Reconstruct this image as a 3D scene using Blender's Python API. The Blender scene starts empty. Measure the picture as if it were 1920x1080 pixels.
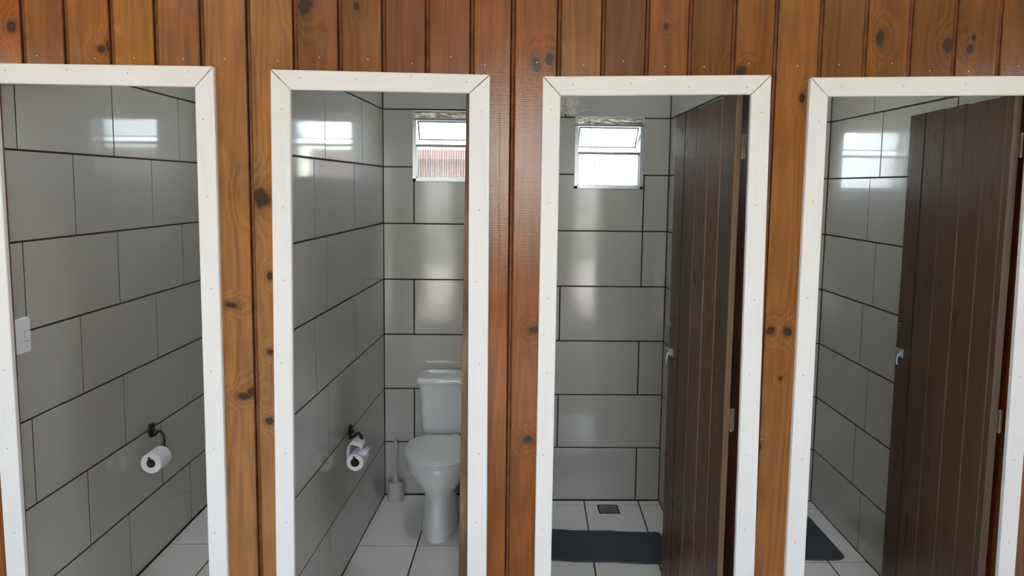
import bpy, math, random
from mathutils import Vector, Matrix
random.seed(7)
S = bpy.context.scene
C = S.collection
PI = math.pi

# ------------------------------------------------------------------ camera, sky, sun, exposure
CX, CZ = -0.0842, 1.7103
F_PX, CV = 1436.166, 497.583
PITCH, YAW, ROLL = -0.1033, 0.0236, -0.0115

def cam_dir(x, y, z):
    cr, sr = math.cos(ROLL), math.sin(ROLL)
    x, z = cr*x + sr*z, -sr*x + cr*z
    cp, sp = math.cos(PITCH), math.sin(PITCH)
    y, z = cp*y - sp*z, sp*y + cp*z
    cy, sy = math.cos(YAW), math.sin(YAW)
    return Vector((cy*x + sy*y, -sy*x + cy*y, z))

cam_data = bpy.data.cameras.new('camera')
cam = bpy.data.objects.new('camera', cam_data)
C.objects.link(cam)
rt, fw, up = cam_dir(1, 0, 0), cam_dir(0, 1, 0), cam_dir(0, 0, 1)
M = Matrix((rt, up, -fw)).transposed().to_4x4()
M.translation = Vector((CX, 0, CZ))
cam.matrix_world = M
cam_data.sensor_width = 36
cam_data.lens = F_PX*36/1920
cam_data.shift_y = (CV-540)/1920
cam_data.clip_start = 0.02
S.camera = cam

S.view_settings.view_transform = 'Standard'
S.view_settings.look = 'None'
S.view_settings.gamma = 1
S.view_settings.use_curve_mapping = False
S.view_settings.exposure = 1.8

SUN_EL, SUN_AZ = math.radians(56), math.radians(181)   # the sun stands behind the photographer, high over the porch
world = bpy.data.worlds.new('sky')
S.world = world
world.use_nodes = True
wn = world.node_tree
wn.nodes.clear()
w_out = wn.nodes.new('ShaderNodeOutputWorld')
w_bg = wn.nodes.new('ShaderNodeBackground')
w_sky = wn.nodes.new('ShaderNodeTexSky')
w_sky.sky_type = 'NISHITA'
w_sky.sun_disc = False
w_sky.sun_elevation = SUN_EL
w_sky.sun_rotation = SUN_AZ
w_sky.dust_density = 2.5
w_sky.air_density = 1.0
w_mix = wn.nodes.new('ShaderNodeMix')          # thin bright overcast over the blue
w_mix.data_type = 'RGBA'
w_mix.inputs[0].default_value = 0.72
w_mix.inputs[7].default_value = (2.10, 2.36, 2.62, 1)
w_bg.inputs['Strength'].default_value = 1.0
wn.links.new(w_sky.outputs[0], w_mix.inputs[6])
wn.links.new(w_mix.outputs[2], w_bg.inputs[0])
wn.links.new(w_bg.outputs[0], w_out.inputs[0])

sun_data = bpy.data.lights.new('sun', 'SUN')
sun_data.energy = 10.0
sun_data.angle = math.radians(1.0)
sun_data.color = (1.0, 0.95, 0.87)
sun = bpy.data.objects.new('sun', sun_data)
C.objects.link(sun)
sd = Vector((math.sin(SUN_AZ)*math.cos(SUN_EL), math.cos(SUN_AZ)*math.cos(SUN_EL), math.sin(SUN_EL)))
sun.rotation_euler = (-sd).to_track_quat('-Z', 'Y').to_euler()

# ------------------------------------------------------------------ material helpers
def srgb(r, g, b, k=1.12):
    def f(c):
        c /= 255
        return k*(c/12.92 if c <= 0.04045 else ((c+0.055)/1.055)**2.4)
    return (f(r), f(g), f(b), 1)

class NT:
    def __init__(s, name):
        s.m = bpy.data.materials.new(name)
        s.m.use_nodes = True
        s.t = s.m.node_tree
        s.t.nodes.clear()
        s.out = s.n('ShaderNodeOutputMaterial')
    def n(s, typ, **kw):
        nd = s.t.nodes.new(typ)
        for k, v in kw.items():
            setattr(nd, k, v)
        return nd
    def put(s, sock, v):
        if isinstance(v, bpy.types.NodeSocket):
            s.t.links.new(v, sock)
        elif v is not None:
            sock.default_value = v
    def math(s, op, a, b=None, c=None, clamp=False):
        nd = s.n('ShaderNodeMath', operation=op, use_clamp=clamp)
        for i, v in enumerate((a, b, c)):
            if v is not None:
                s.put(nd.inputs[i], v)
        return nd.outputs[0]
    def vmath(s, op, a, b=None):
        nd = s.n('ShaderNodeVectorMath', operation=op)
        s.put(nd.inputs[0], a)
        if b is not None:
            s.put(nd.inputs[1], b)
        return nd.outputs['Value'] if op in ('LENGTH', 'DOT_PRODUCT') else nd.outputs[0]
    def noise(s, vec, scale, detail=2.0, rough=0.5, dist=0.0):
        nd = s.n('ShaderNodeTexNoise')
        s.put(nd.inputs['Vector'], vec)
        s.put(nd.inputs['Scale'], scale)
        nd.inputs['Detail'].default_value = detail
        nd.inputs['Roughness'].default_value = rough
        nd.inputs['Distortion'].default_value = dist
        return nd.outputs[0]
    def ramp(s, fac, a, b, lo=0.0, hi=1.0, smooth=True):
        nd = s.n('ShaderNodeMapRange', interpolation_type='SMOOTHSTEP' if smooth else 'LINEAR')
        s.put(nd.inputs['Value'], fac)
        nd.inputs['From Min'].default_value = a
        nd.inputs['From Max'].default_value = b
        nd.inputs['To Min'].default_value = lo
        nd.inputs['To Max'].default_value = hi
        return nd.outputs[0]
    def mix(s, fac, a, b, mode='MIX'):
        nd = s.n('ShaderNodeMix', data_type='RGBA', blend_type=mode)
        s.put(nd.inputs[0], fac)
        s.put(nd.inputs[6], a)
        s.put(nd.inputs[7], b)
        return nd.outputs[2]
    def bsdf(s, base, rough=0.5, metal=0.0, spec=0.5, bump=None, bump_str=0.3, bump_dist=0.002, coat=0.0, coat_rough=0.05):
        p = s.n('ShaderNodeBsdfPrincipled')
        s.put(p.inputs['Base Color'], base)
        s.put(p.inputs['Roughness'], rough)
        s.put(p.inputs['Metallic'], metal)
        s.put(p.inputs['Specular IOR Level'], spec)
        p.inputs['Coat Weight'].default_value = coat
        p.inputs['Coat Roughness'].default_value = coat_rough
        if bump is not None:
            b = s.n('ShaderNodeBump')
            b.inputs['Strength'].default_value = bump_str
            b.inputs['Distance'].default_value = bump_dist
            s.put(b.inputs['Height'], bump)
            s.t.links.new(b.outputs[0], p.inputs['Normal'])
            s.t.links.new(b.outputs[0], p.inputs['Coat Normal'])
        s.t.links.new(p.outputs[0], s.out.inputs[0])
        return p
    def co(s):
        return s.n('ShaderNodeTexCoord').outputs['Object']

def plain(name, col, rough=0.5, metal=0.0, spec=0.5, var=0.0, vscale=20.0, bump=0.0, bscale=60.0, coat=0.0):
    t = NT(name)
    base = col
    co = t.co()
    if var:
        nz = t.noise(co, vscale, 3)
        dark = tuple(c*(1-var) for c in col[:3]) + (1,)
        lite = tuple(min(1, c*(1+var)) for c in col[:3]) + (1,)
        base = t.mix(t.ramp(nz, 0.3, 0.7), dark, lite)
    t.bsdf(base, rough, metal, spec, t.noise(co, bscale, 3) if bump else None, bump, coat=coat)
    return t.m

# knots of the pine boards: x, z, half width, half height
KNOTS = [(-1.572, 2.178, .016, .018), (-1.275, 2.127, .012, .022), (-1.30, 2.115, .014, .012), (-0.823, 1.662, .030, .034), (-0.892, 1.022, .026, .013), (-0.865, 1.038, .018, .018),
         (-0.925, 1.321, .022, .012), (-0.800, 1.415, .010, .014), (-0.803, 1.169, .012, .010), (-0.811, 0.939, .014, .012),
         (0.043, 2.088, .015, .026), (0.083, 2.106, .016, .022), (0.048, 1.245, .018, .014), (0.033, 0.88, .017, .015), (0.689, 2.080, .020, .017),
         (1.126, 2.186, .017, .024), (1.415, 2.158, .012, .016), (1.424, 2.192, .006, .010), (1.345, 2.165, .022, .024), (0.888, 1.996, .010, .016),
         (0.820, 1.250, .014, .016), (0.877, 1.248, .014, .017), (-0.677, 2.258, .024, .030), (-0.516, 2.258, .010, .012), (0.86, 1.09, .006, .008), (0.448, 2.211, .008, .010),
         (0.80, 0.86, .010, .012), (-0.60, 2.42, .015, .02), (0.33, 2.45, .014, .018)]

def wood_wall_material():
    t = NT('varnished_pine')
    co = t.co()
    inf = t.n('ShaderNodeObjectInfo')
    rnd = inf.outputs['Random']
    tint = inf.outputs['Color']
    sep = t.n('ShaderNodeSeparateXYZ')
    t.put(sep.inputs[0], co)
    x, z = sep.outputs[0], sep.outputs[2]
    flat = t.n('ShaderNodeCombineXYZ')
    t.put(flat.inputs[0], x)
    t.put(flat.inputs[2], z)
    wob = t.noise(flat.outputs[0], 30, 2)
    dmin = None
    for kx, kz, rx, rz in KNOTS:
        d = t.vmath('SUBTRACT', flat.outputs[0], (kx, 0, kz))
        d = t.vmath('MULTIPLY', d, (1/rx, 0, 1/rz))
        d = t.vmath('LENGTH', d)
        dmin = d if dmin is None else t.math('MINIMUM', dmin, d)
    dmin = t.math('ADD', dmin, t.math('MULTIPLY', t.math('SUBTRACT', wob, 0.5), 1.1))
    near = t.ramp(dmin, 0.6, 4.5, 1, 0)
    # annual rings seen on a flat sawn face: long stretched bands that bend round the knots
    c2 = t.n('ShaderNodeCombineXYZ')
    t.put(c2.inputs[0], t.math('ADD', t.math('MULTIPLY', x, 9.0), t.math('MULTIPLY', rnd, 71.0)))
    t.put(c2.inputs[1], t.math('MULTIPLY', rnd, 13.0))
    t.put(c2.inputs[2], t.math('MULTIPLY', z, 0.9))
    low = t.noise(c2.outputs[0], 1.0, 2)
    phase = t.math('ADD', t.math('MULTIPLY', low, 46.0), t.math('MULTIPLY', near, 14.0))
    phase = t.math('ADD', phase, t.math('MULTIPLY', x, 130.0))
    rings = t.math('MULTIPLY_ADD', t.math('SINE', phase), 0.5, 0.5)
    c3 = t.n('ShaderNodeCombineXYZ')
    t.put(c3.inputs[0], t.math('ADD', t.math('MULTIPLY', x, 260.0), t.math('MULTIPLY', rnd, 300.0)))
    t.put(c3.inputs[2], t.math('MULTIPLY', z, 5.0))
    fine = t.noise(c3.outputs[0], 1.0, 3, 0.6)
    c4 = t.n('ShaderNodeCombineXYZ')
    t.put(c4.inputs[0], t.math('ADD', t.math('MULTIPLY', x, 22.0), t.math('MULTIPLY', rnd, 50.0)))
    t.put(c4.inputs[2], t.math('MULTIPLY', z, 1.6))
    streak = t.noise(c4.outputs[0], 1.0, 3)
    blot = t.noise(t.vmath('ADD', flat.outputs[0], t.vmath('MULTIPLY', (1, 0, 1), rnd)), 7.0, 3)
    val = t.math('MULTIPLY_ADD', rings, 0.22, 0.70)
    val = t.math('ADD', val, t.math('MULTIPLY', t.math('SUBTRACT', fine, 0.5), 0.8))
    val = t.math('ADD', val, t.math('MULTIPLY', t.math('SUBTRACT', streak, 0.5), 1.0))
    val = t.math('ADD', val, t.math('MULTIPLY', t.math('SUBTRACT', blot, 0.5), 0.50))
    val = t.math('ADD', val, 0.20)
    g = t.n('ShaderNodeCombineColor')
    for i in range(3):
        t.put(g.inputs[i], val)
    col = t.mix(1.0, tint, g.outputs[0], 'MULTIPLY')
    redder = t.mix(1.0, col, (1.02, 0.95, 0.84, 1), 'MULTIPLY')
    col = t.mix(t.ramp(streak, 0.45, 0.7), col, redder)
    halo = t.ramp(dmin, 0.9, 2.4, 0.45, 0)
    col = t.mix(halo, col, (0.10, 0.045, 0.018, 1))
    core = t.ramp(dmin, 0.65, 1.15, 0.88, 0)
    col = t.mix(core, col, (0.030, 0.018, 0.013, 1))
    # planer ripple across the grain
    ripple = t.math('SINE', t.math('MULTIPLY', z, 1150.0))
    h = t.math('ADD', t.math('MULTIPLY', fine, 0.12), t.math('MULTIPLY', ripple, 0.10))
    h = t.math('ADD', h, t.math('MULTIPLY', core, 0.3))
    rough = t.math('MULTIPLY_ADD', blot, 0.16, 0.10)
    t.bsdf(col, rough, 0, 0.5, h, 0.22, 0.0015)
    return t.m

def door_wood(name, base, worn, rough=0.3, wear=0.6):
    t = NT(name)
    co = t.co()
    rnd = t.n('ShaderNodeObjectInfo').outputs['Random']
    off = t.n('ShaderNodeCombineXYZ')
    t.put(off.inputs[0], t.math('MULTIPLY', rnd, 17.0))
    t.put(off.inputs[1], t.math('MULTIPLY', rnd, 5.0))
    v = t.vmath('ADD', t.vmath('MULTIPLY', co, (70, 70, 3)), off.outputs[0])
    g = t.noise(v, 1.0, 3, 0.6)
    v2 = t.vmath('ADD', t.vmath('MULTIPLY', co, (16, 16, 3)), off.outputs[0])
    bl = t.noise(v2, 1.0, 4, 0.6)
    v3 = t.vmath('ADD', t.vmath('MULTIPLY', co, (90, 90, 9)), off.outputs[0])
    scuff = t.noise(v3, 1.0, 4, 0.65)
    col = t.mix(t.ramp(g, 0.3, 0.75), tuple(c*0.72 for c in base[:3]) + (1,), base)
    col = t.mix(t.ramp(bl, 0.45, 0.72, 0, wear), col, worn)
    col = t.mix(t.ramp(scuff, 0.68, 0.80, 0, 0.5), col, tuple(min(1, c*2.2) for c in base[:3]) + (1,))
    val = t.math('MULTIPLY_ADD', rnd, 0.3, 0.85)
    gg = t.n('ShaderNodeCombineColor')
    for i in range(3):
        t.put(gg.inputs[i], val)
    col = t.mix(1.0, col, gg.outputs[0], 'MULTIPLY')
    t.bsdf(col, t.math('MULTIPLY_ADD', bl, 0.35, rough-0.15), 0, 0.5, t.math('ADD', g, t.math('MULTIPLY', bl, 0.6)), 0.3, 0.002)
    return t.m

def tile_material(name, col, rough, bump):
    t = NT(name)
    rnd = t.n('ShaderNodeObjectInfo').outputs['Random']
    geo = t.n('ShaderNodeNewGeometry').outputs['Position']
    v = t.math('MULTIPLY_ADD', rnd, 0.05, 0.975)
    g = t.n('ShaderNodeCombineColor')
    for i in range(3):
        t.put(g.inputs[i], v)
    cloud = t.noise(geo, 3.5, 3)
    c = t.mix(t.ramp(cloud, 0.3, 0.7), col, tuple(a*0.95 for a in col[:3]) + (1,))
    c = t.mix(1.0, c, g.outputs[0], 'MULTIPLY')
    h = t.math('ADD', t.noise(geo, 9.0, 1), t.math('MULTIPLY', t.noise(geo, 130.0, 2), 0.06))
    t.bsdf(c, 0.42, 0, 0.4, h, bump, 0.004, coat=1.0, coat_rough=rough)
    return t.m

def paint_material(name, along):
    t = NT(name)
    co = t.co()
    sc = (5, 160, 190) if along == 'x' else (190, 160, 5)
    g = t.noise(t.vmath('MULTIPLY', co, sc), 1.0, 3, 0.6)
    b = t.noise(co, 7.0, 3)
    col = t.mix(t.ramp(g, 0.45, 0.85, 0, 0.35), (0.82, 0.82, 0.81, 1), (0.70, 0.665, 0.63, 1))
    col = t.mix(t.ramp(b, 0.5, 0.8, 0, 0.3), col, (0.72, 0.70, 0.66, 1))
    t.bsdf(col, 0.42, 0, 0.5, g, 0.2, 0.001)
    return t.m

def glass_material():
    t = NT('ribbed_window_glass')
    geo = t.n('ShaderNodeNewGeometry').outputs['Position']
    sep = t.n('ShaderNodeSeparateXYZ')
    t.put(sep.inputs[0], geo)
    wob = t.noise(t.vmath('MULTIPLY', geo, (60, 1, 9)), 1.0, 2)
    rib = t.math('SINE', t.math('ADD', t.math('MULTIPLY', sep.outputs[0], 500.0), t.math('MULTIPLY', wob, 5.0)))
    rib = t.math('MULTIPLY_ADD', rib, 0.5, 0.5)
    tr = t.n('ShaderNodeBsdfTransparent')
    t.put(tr.inputs[0], t.mix(t.ramp(rib, 0.72, 1.0), (0.985, 0.99, 0.99, 1), (0.16, 0.19, 0.20, 1)))
    tl = t.n('ShaderNodeBsdfTranslucent')
    tl.inputs[0].default_value = (0.85, 0.9, 0.9, 1)
    m1 = t.n('ShaderNodeMixShader')
    t.put(m1.inputs[0], t.math('MULTIPLY_ADD', rib, 0.06, 0.03))
    t.t.links.new(tr.outputs[0], m1.inputs[1])
    t.t.links.new(tl.outputs[0], m1.inputs[2])
    gl = t.n('ShaderNodeBsdfGlossy')
    gl.inputs['Roughness'].default_value = 0.12
    fr = t.n('ShaderNodeFresnel')
    back = t.n('ShaderNodeNewGeometry').outputs['Backfacing']     # same reflectance entering and leaving the thin pane
    t.put(fr.inputs[0], t.math('MULTIPLY_ADD', back, 1/1.5-1.5, 1.5))
    m2 = t.n('ShaderNodeMixShader')
    t.t.links.new(fr.outputs[0], m2.inputs[0])
    t.t.links.new(m1.outputs[0], m2.inputs[1])
    t.t.links.new(gl.outputs[0], m2.inputs[2])
    t.t.links.new(m2.outputs[0], t.out.inputs[0])
    return t.m

def added_sheet_material():
    t = NT('added_translucent_sheet')
    tl = t.n('ShaderNodeBsdfTranslucent')
    tl.inputs[0].default_value = (0.85, 0.88, 0.88, 1)
    t.t.links.new(tl.outputs[0], t.out.inputs[0])
    return t.m

def smeared_material():
    t = NT('mortar_smeared_glass')
    geo = t.n('ShaderNodeNewGeometry').outputs['Position']
    nz = t.noise(t.vmath('MULTIPLY', geo, (25, 25, 90)), 1.0, 3)
    tr = t.n('ShaderNodeBsdfTransparent')
    tl = t.n('ShaderNodeBsdfTranslucent')
    t.put(tl.inputs[0], t.mix(t.ramp(nz, .35, .65), (0.22, 0.19, 0.14, 1), (0.50, 0.49, 0.46, 1)))
    mx = t.n('ShaderNodeMixShader')
    t.put(mx.inputs[0], t.ramp(nz, 0.35, 0.7, 1.0, 0.85))
    t.t.links.new(tr.outputs[0], mx.inputs[1])
    t.t.links.new(tl.outputs[0], mx.inputs[2])
    t.t.links.new(mx.outputs[0], t.out.inputs[0])
    return t.m

def web_material():
    t = NT('dusty_cobweb_film')
    geo = t.n('ShaderNodeNewGeometry').outputs['Position']
    nz = t.noise(geo, 45.0, 4)
    tr = t.n('ShaderNodeBsdfTransparent')
    d0 = t.n('ShaderNodeBsdfDiffuse')
    d0.inputs[0].default_value = (0.78, 0.70, 0.68, 1)
    d1 = t.n('ShaderNodeBsdfTranslucent')
    d1.inputs[0].default_value = (0.78, 0.70, 0.68, 1)
    df = t.n('ShaderNodeAddShader')
    t.t.links.new(d0.outputs[0], df.inputs[0])
    t.t.links.new(d1.outputs[0], df.inputs[1])
    mx = t.n('ShaderNodeMixShader')
    t.put(mx.inputs[0], t.ramp(nz, 0.3, 0.75, 0.16, 0.34))
    t.t.links.new(tr.outputs[0], mx.inputs[1])
    t.t.links.new(df.outputs[0], mx.inputs[2])
    t.t.links.new(mx.outputs[0], t.out.inputs[0])
    return t.m

MAT = dict(
    pine=wood_wall_material(),
    jamb=door_wood('orange_varnished_jamb', srgb(120, 62, 22), srgb(80, 40, 18), 0.35),
    dark_door=door_wood('dark_brown_door_boards', srgb(84, 62, 44), srgb(62, 46, 34), 0.30),
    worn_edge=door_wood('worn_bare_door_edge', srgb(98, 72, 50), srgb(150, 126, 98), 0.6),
    edge_mid=door_wood('rubbed_door_edge', srgb(112, 86, 58), srgb(74, 54, 36), 0.5),
    edge_dark=door_wood('dull_door_edge', srgb(84, 66, 50), srgb(60, 46, 36), 0.5),
    seam=door_wood('worn_lit_board_seam', srgb(108, 84, 60), srgb(76, 58, 42), 0.5),  # worn bare bevels; the light they catch is put into the tan too
    paint=paint_material('white_painted_upright', 'z'),
    paint_h=paint_material('white_painted_header', 'x'),
    wall_tile=tile_material('glazed_wall_tile', (0.475, 0.455, 0.412, 1), 0.08, 0.06),
    floor_tile=tile_material('glazed_floor_tile', (0.93, 0.93, 0.91, 1), 0.16, 0.06),
    grout=plain('dark_grout', srgb(46, 36, 30), 0.9, var=0.25),
    backing=plain('dark_wood_backing', srgb(52, 26, 12), 0.8),
    plaster=plain('white_plaster', (0.74, 0.73, 0.70, 1), 0.85, var=0.06, bump=0.2),
    smeared=smeared_material(),
    groove=plain('darker_brown_groove', srgb(108, 62, 34), 0.5, spec=0.25, var=0.25, vscale=25),  # groove faces in a darker brown than the board faces
    rear_paint=plain('beige_wall_paint', (0.28, 0.22, 0.16, 1), 0.8, var=0.06, vscale=3),
    added_light_sheet=added_sheet_material(),
    white_ceiling=plain('white_ceiling_panels', (0.88, 0.88, 0.86, 1), 0.6),
    aluminium=plain('aluminium', (0.62, 0.65, 0.68, 1), 0.35, 0.85),
    dark_rail=plain('shaded_aluminium_rail', (0.30, 0.31, 0.32, 1), 0.4, 0.6),  # the aluminium again, with the shade of the rails in its colour
    glass=glass_material(),
    porcelain=plain('white_porcelain', (0.82, 0.84, 0.84, 1), 0.08, 0, 0.5, coat=0.3),
    plastic=plain('white_plastic', (0.82, 0.84, 0.85, 1), 0.3),
    brush_plastic=plain('milky_plastic', (0.50, 0.48, 0.45, 1), 0.4),
    paper=plain('tissue_paper', (0.86, 0.88, 0.92, 1), 0.95, var=0.04, vscale=90, bump=0.3, bscale=220),
    card=plain('cardboard_core', srgb(120, 92, 68), 0.9),
    iron=plain('black_iron', (0.018, 0.017, 0.017, 1), 0.38, 0.4),
    zinc=plain('galvanised_steel', (0.40, 0.46, 0.48, 1), 0.45, 0.85),
    brass=plain('dull_brass_hinge', (0.17, 0.14, 0.09, 1), 0.5, 0.7, var=0.3),
    nail=plain('nail_head', (0.16, 0.14, 0.12, 1), 0.5, 0.5),
    nail_pale=plain('pale_nail_filler', (0.55, 0.47, 0.36, 1), 0.6),
    mat=plain('charcoal_rubber_mat', srgb(64, 69, 78), 0.85, var=0.22, vscale=150, bump=0.7, bscale=420),
    drain=plain('dull_steel_grate', (0.34, 0.33, 0.31, 1), 0.4, 0.7, var=0.3, vscale=80),
    black=plain('black_recess', (0.012, 0.011, 0.010, 1), 0.8),
    web=web_material(),
    strand=plain('pale_dusty_strand', (0.72, 0.68, 0.62, 1), 0.8),
    concrete=plain('porch_concrete', (0.42, 0.40, 0.37, 1), 0.7, var=0.12, vscale=3, bump=0.3),
    paving=plain('pale_paving', (0.52, 0.49, 0.44, 1), 0.85, var=0.1, vscale=2, bump=0.3),
    roof_wood=plain('porch_roof_boards', (0.60, 0.55, 0.47, 1), 0.6, var=0.15, vscale=5),
    pink=plain('terracotta_wash', (0.50, 0.29, 0.23, 1), 0.9, var=0.15, vscale=2.5, bump=0.4),
    pink_dark=plain('terracotta_coping', (0.26, 0.15, 0.12, 1), 0.9, var=0.2),
    cream=plain('cream_green_render', (0.66, 0.70, 0.60, 1), 0.9, var=0.08, vscale=2),
    leaf=plain('garden_leaf', (0.12, 0.26, 0.05, 1), 0.6, var=0.5, vscale=8),
)

# ------------------------------------------------------------------ object helpers
WORLD = {}
def tag(o, label=None, cat=None, group=None, kind=None):
    if label: o['label'] = label
    if cat: o['category'] = cat
    if group: o['group'] = group
    if kind: o['kind'] = kind
    return o

def empty(name, loc, label=None, cat=None, group=None, kind=None):
    o = bpy.data.objects.new(name, None)
    C.objects.link(o)
    o.location = loc
    o.empty_display_size = 0.1
    WORLD[o.name] = Vector(loc)
    return tag(o, label, cat, group, kind)

class G:
    """collects geometry in world coordinates"""
    def __init__(s):
        s.v, s.f, s.mi = [], [], []
    def add(s, vs, fs, mi=0):
        b = len(s.v)
        s.v += [tuple(p) for p in vs]
        s.f += [tuple(b+i for i in f) for f in fs]
        s.mi += [mi]*len(fs)
        return s
    def box(s, x0, x1, y0, y1, z0, z1, mi=0):
        vs = [(x, y, z) for z in (z0, z1) for y in (y0, y1) for x in (x0, x1)]
        return s.add(vs, [(0, 2, 3, 1), (4, 5, 7, 6), (0, 1, 5, 4), (2, 6, 7, 3), (0, 4, 6, 2), (1, 3, 7, 5)], mi)
    def hexa(s, bottom, top, mi=0):
        """bottom and top: four points each, counter-clockwise from above"""
        return s.add(list(bottom)+list(top), [(3, 2, 1, 0), (4, 5, 6, 7), (0, 1, 5, 4), (1, 2, 6, 5), (2, 3, 7, 6), (3, 0, 4, 7)], mi)
    def loft(s, rings, closed=True, cap0=True, cap1=True, mi=0):
        n = len(rings[0])
        vs = [p for r in rings for p in r]
        fs = []
        for i in range(len(rings)-1):
            for j in range(n if closed else n-1):
                k = (j+1) % n
                fs.append((i*n+j, i*n+k, (i+1)*n+k, (i+1)*n+j))
        if cap0: fs.append(tuple(range(n))[::-1])
        if cap1: fs.append(tuple((len(rings)-1)*n+j for j in range(n)))
        return s.add(vs, fs, mi)
    def tube(s, pts, r, n=8, mi=0):
        pts = [Vector(p) for p in pts]
        rings = []
        prev = None
        for i, p in enumerate(pts):
            d = (pts[min(i+1, len(pts)-1)]-pts[max(i-1, 0)]).normalized()
            if prev is None:
                a = d.cross(Vector((0, 0, 1)))
                if a.length < 1e-3: a = d.cross(Vector((1, 0, 0)))
            else:
                a = prev - d*prev.dot(d)
            a.normalize()
            prev = a
            b = d.cross(a)
            rr = r[i] if isinstance(r, (list, tuple)) else r
            rings.append([p+a*rr*math.cos(2*PI*k/n)+b*rr*math.sin(2*PI*k/n) for k in range(n)])
        return s.loft(rings, mi=mi)
    def ball(s, c, rx, ry, rz, n=10, m=6, mi=0):
        rings = []
        for i in range(m+1):
            a = -PI/2 + PI*i/m
            k = max(math.cos(a), 0.02)
            rings.append([(c[0]+rx*k*math.cos(2*PI*j/n), c[1]+ry*k*math.sin(2*PI*j/n), c[2]+rz*math.sin(a)) for j in range(n)])
        return s.loft(rings, mi=mi)
    def build(s, name, mats, parent=None, smooth=False, bevel=0.0, kind=None, label=None, origin=None):
        me = bpy.data.meshes.new(name)
        off = WORLD.get(parent.name, Vector((0, 0, 0))) if parent else (Vector(origin) if origin else Vector((0, 0, 0)))
        me.from_pydata([(p[0]-off[0], p[1]-off[1], p[2]-off[2]) for p in s.v], [], s.f)
        if not isinstance(mats, (list, tuple)): mats = [mats]
        for m in mats: me.materials.append(m)
        me.polygons.foreach_set('material_index', s.mi)
        if smooth:
            me.polygons.foreach_set('use_smooth', [True]*len(me.polygons))
            try: me.set_sharp_from_angle(angle=math.radians(40))
            except Exception: pass
        me.update()
        o = bpy.data.objects.new(name, me)
        C.objects.link(o)
        if parent: o.parent = parent
        elif origin: o.location = origin
        WORLD[o.name] = off
        if bevel:
            b = o.modifiers.new('bevel', 'BEVEL')
            b.width = bevel
            b.segments = 2
            b.limit_method = 'ANGLE'
        if kind: o['kind'] = kind
        if label: o['label'] = label
        return o

def bez(pts, n=10):
    """smooth polyline through points"""
    pts = [Vector(p) for p in pts]
    out = []
    for i in range(len(pts)-1):
        p0, p1, p2, p3 = pts[max(i-1, 0)], pts[i], pts[i+1], pts[min(i+2, len(pts)-1)]
        for k in range(n):
            t = k/n
            out.append(0.5*((2*p1)+(p2-p0)*t+(2*p0-5*p1+4*p2-p3)*t*t+(3*p1-p0-3*p2+p3)*t**3))
    out.append(pts[-1])
    return out

# ------------------------------------------------------------------ the room: dimensions
YF = 2.447            # face of the boards
Y0, D = 2.49, 4.1     # the cubicles run from Y0 to the tiled back wall at D
CEIL = 2.75
ROW, TW, GAP, TT = 0.3, 0.6, 0.0070, 0.0022
def line(a, b): return lambda y: a + b*(y-D)
f1L = line(-1.5924, 0.0325)
f2L = line(-0.6757, 0.0687)
f1R = line(-0.6757-0.125, 0.0687)
f2R = line(-0.02, 0.0325)
f3L = line(0.105, 0.0325)
f3R = line(0.8459, 0.033)
f4L = line(0.9709, 0.033)
f4R = line(1.7047, 0.033)
ZT = {1: 2.1091, 2: 2.1045, 3: 2.0749, 4: 2.0684}
FLOOR = {1: 0.002, 2: 0.0065, 3: -0.0285, 4: -0.028}
WINS = {1: (-1.344, -0.960, 1.729, 2.100), 2: (-0.521, -0.151, 1.729, 2.100), 3: (0.338, 0.707, 1.700, 2.080), 4: (1.285, 1.655, 1.700, 2.075)}

# structure slabs --------------------------------------------------
def slab(name, fa, fb, label):
    g = G()
    ya, yb = Y0, D+TT
    g.hexa([(fa(ya)+TT, ya, -0.1), (fb(ya)-TT, ya, -0.1), (fb(yb)-TT, yb, -0.1), (fa(yb)+TT, yb, -0.1)],
           [(fa(ya)+TT, ya, CEIL), (fb(ya)-TT, ya, CEIL), (fb(yb)-TT, yb, CEIL), (fa(yb)+TT, yb, CEIL)])
    return tag(g.build(name, MAT['grout']), label, 'wall', kind='structure')

wall_left = slab('wall_left', lambda y: f1L(y)-0.14, f1L, 'glossy pale tiled wall at far left of the first cubicle, with light switch')
wall_p1 = slab('wall_partition', f1R, f2L, 'tiled partition between the first cubicle and the toilet cubicle')
wall_p2 = slab('wall_partition', f2R, f3L, 'tiled partition between the toilet cubicle and the shower cubicle')
wall_p3 = slab('wall_partition', f3R, f4L, 'tiled partition between the shower cubicle and the rightmost cubicle')
wall_right = slab('wall_right', f4R, lambda y: f4R(y)+0.14, 'tiled wall behind the open door of the rightmost cubicle')

gb = G()
xs = [-2.7] + [v for n in (1, 2, 3, 4) for v in WINS[n][:2]] + [2.7]
for i in range(0, len(xs), 2):
    gb.box(xs[i], xs[i+1], D+TT, D+0.15, -0.1, CEIL+0.2)
for n in WINS:
    a, b, z0, z1 = WINS[n]
    gb.box(a, b, D+TT, D+0.15, -0.1, z0)
    gb.box(a, b, D+TT, D+0.15, z1, CEIL+0.2)
wall_back = tag(gb.build('wall_back', MAT['grout']), 'tiled back wall with one small window in each cubicle', 'wall', kind='structure')

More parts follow.
